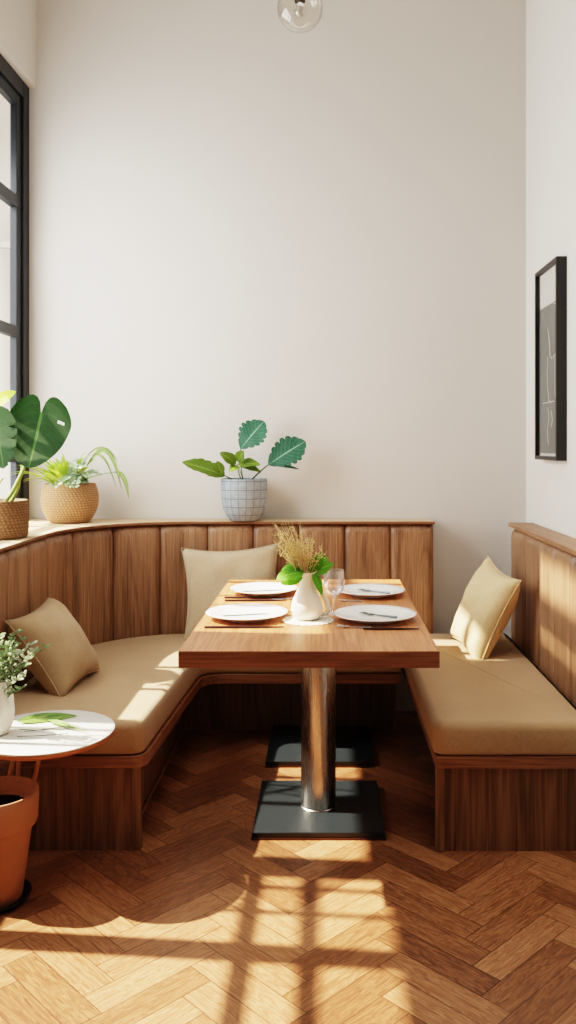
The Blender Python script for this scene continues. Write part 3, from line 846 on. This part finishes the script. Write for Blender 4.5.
for i in range(14):
    a = random.uniform(-1.9, .9); r0 = .05
    p0 = Vector((.035+r0*math.cos(a)*.6, -.02+r0*math.sin(a), .17))
    p2 = p0+Vector((random.uniform(-.06, .1), random.uniform(-.1, .03), random.uniform(.05, .15)))
    if i % 4 == 0: p2.z = p0.z+.01; p2.y -= .05
    pts = bez(p0, p0+Vector((.01, -.02, .1)), p2, 10)
    tube(bm, pts, .0012, 4)
    for k in range(2, 11):
        for sd in (-1, 1):
            leaf(bm, pts[k], (sd*.8+random.gauss(0, .3), random.gauss(-.3, .3), random.uniform(0, .7)), (0, -.8, .6), random.uniform(.02, .034), .0075, 'oval', .3, .1, nt=4, nv=1)
obj('silver_foliage', bm, M['silverleaf'], vp, smooth=True)
bm = bmesh.new(); V0 = Vector((b2x, b2y, LZ))
for tip, midp, base in (((118, 462), (104, 448), (88, 455)), ((122, 490), (108, 452), (90, 462)), ((116, 486), (102, 456), (88, 464)), ((129, 499), (124, 478), (115, 470))):
    b_, m_, t_ = at(*base, 4.12)-V0, at(*midp, 4.10)-V0, at(*tip, 4.10)-V0
    if tip[0] == 129: b_ = at(115, 472, 4.1)-V0
    d = m_-b_
    tube(bm, bez((.03, -.02, .17), (.04, -.03, .22), b_, 6), .0018, 5)
    pts = bez(b_, m_+(m_-(b_+t_)/2), t_, 10)
    uvl = bm.loops.layers.uv.verify(); prev = None
    for i, p in enumerate(pts):
        t = i/10; w = (.011 if tip[0] > 120 else .006)*math.sin(PI*(.08+.92*t))**.7
        dd = (pts[min(i+1, 10)]-pts[max(i-1, 0)]).normalized(); sd = dd.cross(Vector((0, -1, .15))).normalized()
        row = [bm.verts.new(p+sd*w+Vector((0, -.004, 0))), bm.verts.new(p), bm.verts.new(p-sd*w+Vector((0, -.004, 0)))]
        if prev:
            for j in range(2):
                fc = bm.faces.new((prev[j], prev[j+1], row[j+1], row[j]))
                for lp, q in zip(fc.loops, ((j*.5, t-.1), (j*.5+.5, t-.1), (j*.5+.5, t), (j*.5, t))): lp[uvl].uv = q
        prev = row
obj('trailing_leaves', bm, M['trail'], vp, smooth=True)

# grey pot on back ledge
gy = 4.296; gx = (244-325)*gy/F
gp = thing('potted_fiddle_plant', 'broad-leaved plant in pale grey grid-patterned pot on the back ledge', 'plant', (gx, gy, LZ))
pr = [(.062, 0), (.072, .004), (.088, .025), (.104, .06), (.112, .1), (.1155, .16), (.116, .208), (.115, .212), (.108, .212), (.106, .2), (.105, .19)]
obj('pot', lathe(bmesh.new(), pr, 18*4), M['greypot'], gp, smooth=True, angle=50)
obj('soil', lathe(bmesh.new(), [(.104, .188), (.104, .193), (.05, .2), (1e-4, .202)], 24), M['soil'], gp, smooth=True)
G0 = Vector((gx, gy, LZ))
def gl(px, py, Y=4.27): return at(px, py, Y)-G0
bm = bmesh.new(); bs = bmesh.new()
b_ = gl(240.5, 449, 4.26); t_ = gl(262, 421, 4.27)
leaf(bm, b_, t_-b_, (-.25, -1, .25), .185, .078, 'fan', .25, .14, lobes=7, lobe_depth=.24, nt=36, nv=5, wave=.05)
tube(bs, bez((0, -.02, .195), (-.015, -.03, .26), b_, 8), .003, 6)
b_ = gl(268, 465, 4.25); t_ = gl(307, 438, 4.27)
leaf(bm, b_, t_-b_, (-.25, -1, .35), .225, .082, 'fan', .2, .12, lobes=7, lobe_depth=.24, nt=36, nv=5, wave=.05)
leaf(bm, gl(272, 465, 4.24), gl(302, 468, 4.23)-gl(272, 465, 4.24), (0, -.6, 1), .14, .016, 'oval', .15, .3, nt=12, nv=3)
tube(bs, bez((.03, -.02, .195), (.07, -.03, .24), b_, 8), [.0045]*6+[.0035]*3, 6)
obj('foliage', bm, M['bluegreen'], gp, smooth=True)
bm = bmesh.new()
b_ = gl(225, 476, 4.23); t_ = gl(186, 466, 4.2)
leaf(bm, b_, t_-b_+Vector((0, 0, .03)), (0, -.75, .75), .225, .05, 'oval', .25, .3, lobes=6, lobe_depth=.15, nt=30, nv=4, wave=.1)
leaf(bm, gl(222, 474, 4.2), (-.25, -.1, .7), (.1, -1, .1), .07, .024, 'oval', .3, .2, nt=12, nv=3)
tube(bs, bez((-.03, -.02, .195), (-.06, -.04, .215), b_, 6), .003, 6)
for (px, py), d, up, L, W in (((236, 464), (-.55, -.3, .55), (.3, -.8, .4), .10, .030), ((238, 464), (.75, -.4, .15), (0, -.7, .7), .12, .030), ((240, 466), (.95, -.3, -.05), (0, -.6, .8), .115, .022), ((238, 462), (.2, -.5, .5), (0, -.9, .5), .075, .03), ((238, 466), (-.3, -.6, -.1), (0, -.7, .7), .07, .026)):
    b_ = gl(px, py, 4.2)
    leaf(bm, b_, d, up, L, W, 'oval', .6, .2, nt=14, nv=3, wave=.1)
tube(bs, bez((-.005, -.03, .195), (-.02, -.07, .23), gl(237, 464, 4.2), 6), .0028, 6)
tube(bs, bez((-.0, -.03, .195), (-.0, -.07, .22), gl(239, 468, 4.2), 6), .002, 6)
obj('olive_foliage', bm, M['olive'], gp, smooth=True)
obj('stems', bs, M['stem_d'], gp, smooth=True)

# ------------------------------------------------------------------ side table, vase, sprigs, leaf, terracotta pot
sx, sy, sz = -.885, 2.70, .474
st = thing('side_table', 'round white marble side table with copper legs at the front left', 'table', (sx, sy, 0))
tp = [(1e-4, sz-.014), (.19, sz-.014), (.207, sz-.010), (.212, sz-.004), (.212, sz-.001), (.21, sz), (1e-4, sz)]
obj('tabletop', lathe(bmesh.new(), tp, 72), M['marble'], st, smooth=True, angle=40)
obj('rim', lathe(bmesh.new(), [(.185, sz-.0225), (.204, sz-.021), (.2125, sz-.012), (.2125, sz-.0055), (.2075, sz-.0105), (.186, sz-.0145)], 72, close=False), M['copper'], st, smooth=True, angle=50)
for a, b in (((-.022, .06), (-.135, .115)), ((-.107, .06), (-.215, .115)), ((-.125, .12), (-.16, .17))):
    obj('leg', tube(bmesh.new(), [(*a, sz-.016), (*b, .004)], .0075, 8), M['copper'], st, smooth=True)
vx, vy = (-3-325)*2.67/F, 2.67
wv = tag(obj('bud_vase', lathe(bmesh.new(), [(.03, 0), (.036, .004), (.048, .03), (.053, .065), (.05, .11), (.042, .15), (.039, .168), (.035, .165), (.04, .1), (.03, .02), (1e-4, .015)], 14), M['whitevase'], smooth=True, angle=25), 'rough white vase at the left edge of the marble side table', 'vase')
wv.location = (vx, vy, sz+.0005)
sp = thing('foliage_sprigs', 'green and white leafy sprigs standing in the white vase', 'plant', (vx, vy, sz+.02))
S0 = Vector((vx, vy, sz+.02))
bm = bmesh.new(); bw = bmesh.new(); bs = bmesh.new()
tips = [(17, 632), (22, 640), (30, 645), (46, 648), (26, 665), (24, 676), (12, 640), (6, 645), (0, 636), (34, 652), (17, 655), (-8, 640), (10, 655), (22, 688), (-16, 655)]
for i, (px, py) in enumerate(tips):
    t_ = at(px, py, 2.62+random.uniform(-.05, .06))-S0
    pts = bez((random.uniform(-.01, .01), random.uniform(-.01, .01), .06), (t_.x*.25, t_.y*.3, t_.z*.75), t_, 12)
    tube(bs, pts, .0012, 5)
    dst = bw if i in (2, 5, 9) else bm
    for k in range(4, 13):
        for q in range(3):
            a = random.uniform(0, 2*PI)
            leaf(dst, pts[k], (math.cos(a)*.8, math.sin(a)*.6-.2, random.uniform(.2, .9)), (0, -.8, .6), random.uniform(.013, .024)*(1.25 if dst is bw else 1), .0048, 'oval', .3, .1, nt=4, nv=1)
obj('stems', bs, M['stem_d'], sp, smooth=True); obj('foliage', bm, M['sprig'], sp, smooth=True)
obj('white_foliage', bw, M['sprig_w'], sp, smooth=True)['label'] = 'whitish leaves'
lf = thing('cut_leaf_stem', 'cut green leaf blade with pale stems lying flat on the marble side table', 'leaf', (-.90, 2.66, sz+.002))
bm = bmesh.new()
P0 = Vector((-.90, 2.66, sz+.002))
def onT(px, py, dz=.004):
    Y = F*(CH-sz)/(py-445); p = at(px, py, Y)-P0; p.z = dz; return p
leaf(bm, onT(17, 724, .006), onT(60, 719, .006)-onT(17, 724, .006), (0, -.5, 1), .19, .022, 'oval', .06, .25, nt=16, nv=3)
for e, k in (((88, 731), (60, 718)), ((94, 736), (66, 726)), ((80, 728), (58, 722))):
    pts = bez(onT(36, 721), onT(*k), onT(*e), 8)
    leaf(bm, pts[2], pts[8]-pts[2], (0, -.4, 1), (pts[8]-pts[2]).length, .006, 'blade', .0, .2, nt=8, nv=1)
obj('blade', bm, M['greenblade'], lf, smooth=True)
bm = bmesh.new()
for a, b in (((17, 738), (68, 735)), ((19, 731), (64, 731)), ((24, 733), (70, 727))):
    tube(bm, bez(onT(*a, .003), onT((a[0]+b[0])/2, (a[1]+b[1])/2+1, .003), onT(*b, .003), 6), .0013, 5)
obj('stems', bm, M['stem_d'], lf, smooth=True)

tx, ty = -.998, 2.58
sc_ = tag(obj('pot_saucer', lathe(bmesh.new(), [(.085, 0), (.09, .001), (.103, .018), (.1035, .021), (.1, .021), (.088, .008), (1e-4, .007)], 48), M['saucer'], smooth=True, angle=50), 'black round saucer on the floor under the terracotta pot', 'saucer')
sc_.location = (tx, ty, 0.0005)
tpot = thing('terracotta_pot', 'terracotta pot filled with dark soil on black saucer, front left', 'pot', (tx, ty, .0085))
obj('pot', lathe(bmesh.new(), [(.074, 0), (.077, .003), (.104, .205), (.106, .215), (.117, .222), (.1225, .235), (.125, .30), (.1245, .318), (.121, .322), (.114, .321), (.112, .31), (.108, .275)], 64), M['terra'], tpot, smooth=True, angle=45)
obj('soil', lathe(bmesh.new(), [(.106, .268), (.106, .273), (.05, .28), (1e-4, .282)], 32), M['soil'], tpot, smooth=True)

# ------------------------------------------------------------------ light
T = 1.12
sun = bpy.data.lights.new('sun', 'SUN'); so = bpy.data.objects.new('sun', sun); C.objects.link(so)
so.rotation_euler = Vector((1, -.09, -T)).to_track_quat('-Z', 'Y').to_euler(); so.location = (-4, 3, 5)
sun.energy = 23; sun.angle = R(.9); sun.color = (1.0, .86, .68)
def area(name, loc, d, sx, sy, e, c):
    l = bpy.data.lights.new(name, 'AREA'); o = bpy.data.objects.new(name, l); C.objects.link(o)
    l.shape = 'RECTANGLE'; l.size = sx; l.size_y = sy; l.energy = e; l.color = c
    o.location = loc; o.rotation_euler = Vector(d).to_track_quat('-Z', 'Y').to_euler(); return o
area('window_skylight', (-1.67, 3.55, 1.95), (1, .25, -.1), 1.5, 1.8, 85, (1, .985, .96))
area('room_fill', (-.1, 2.3, 3.95), (0, .0, -1), 1.6, 1.8, 16, (1, .965, .93)).data.spread = R(110)
w = bpy.data.worlds.new('world'); bpy.context.scene.world = w; w.use_nodes = True
bg = w.node_tree.nodes['Background']; bg.inputs[0].default_value = (.95, .97, 1, 1); bg.inputs[1].default_value = 1.2
vs = bpy.context.scene.view_settings
vs.view_transform = 'Filmic'; vs.look = 'High Contrast'; vs.exposure = .12
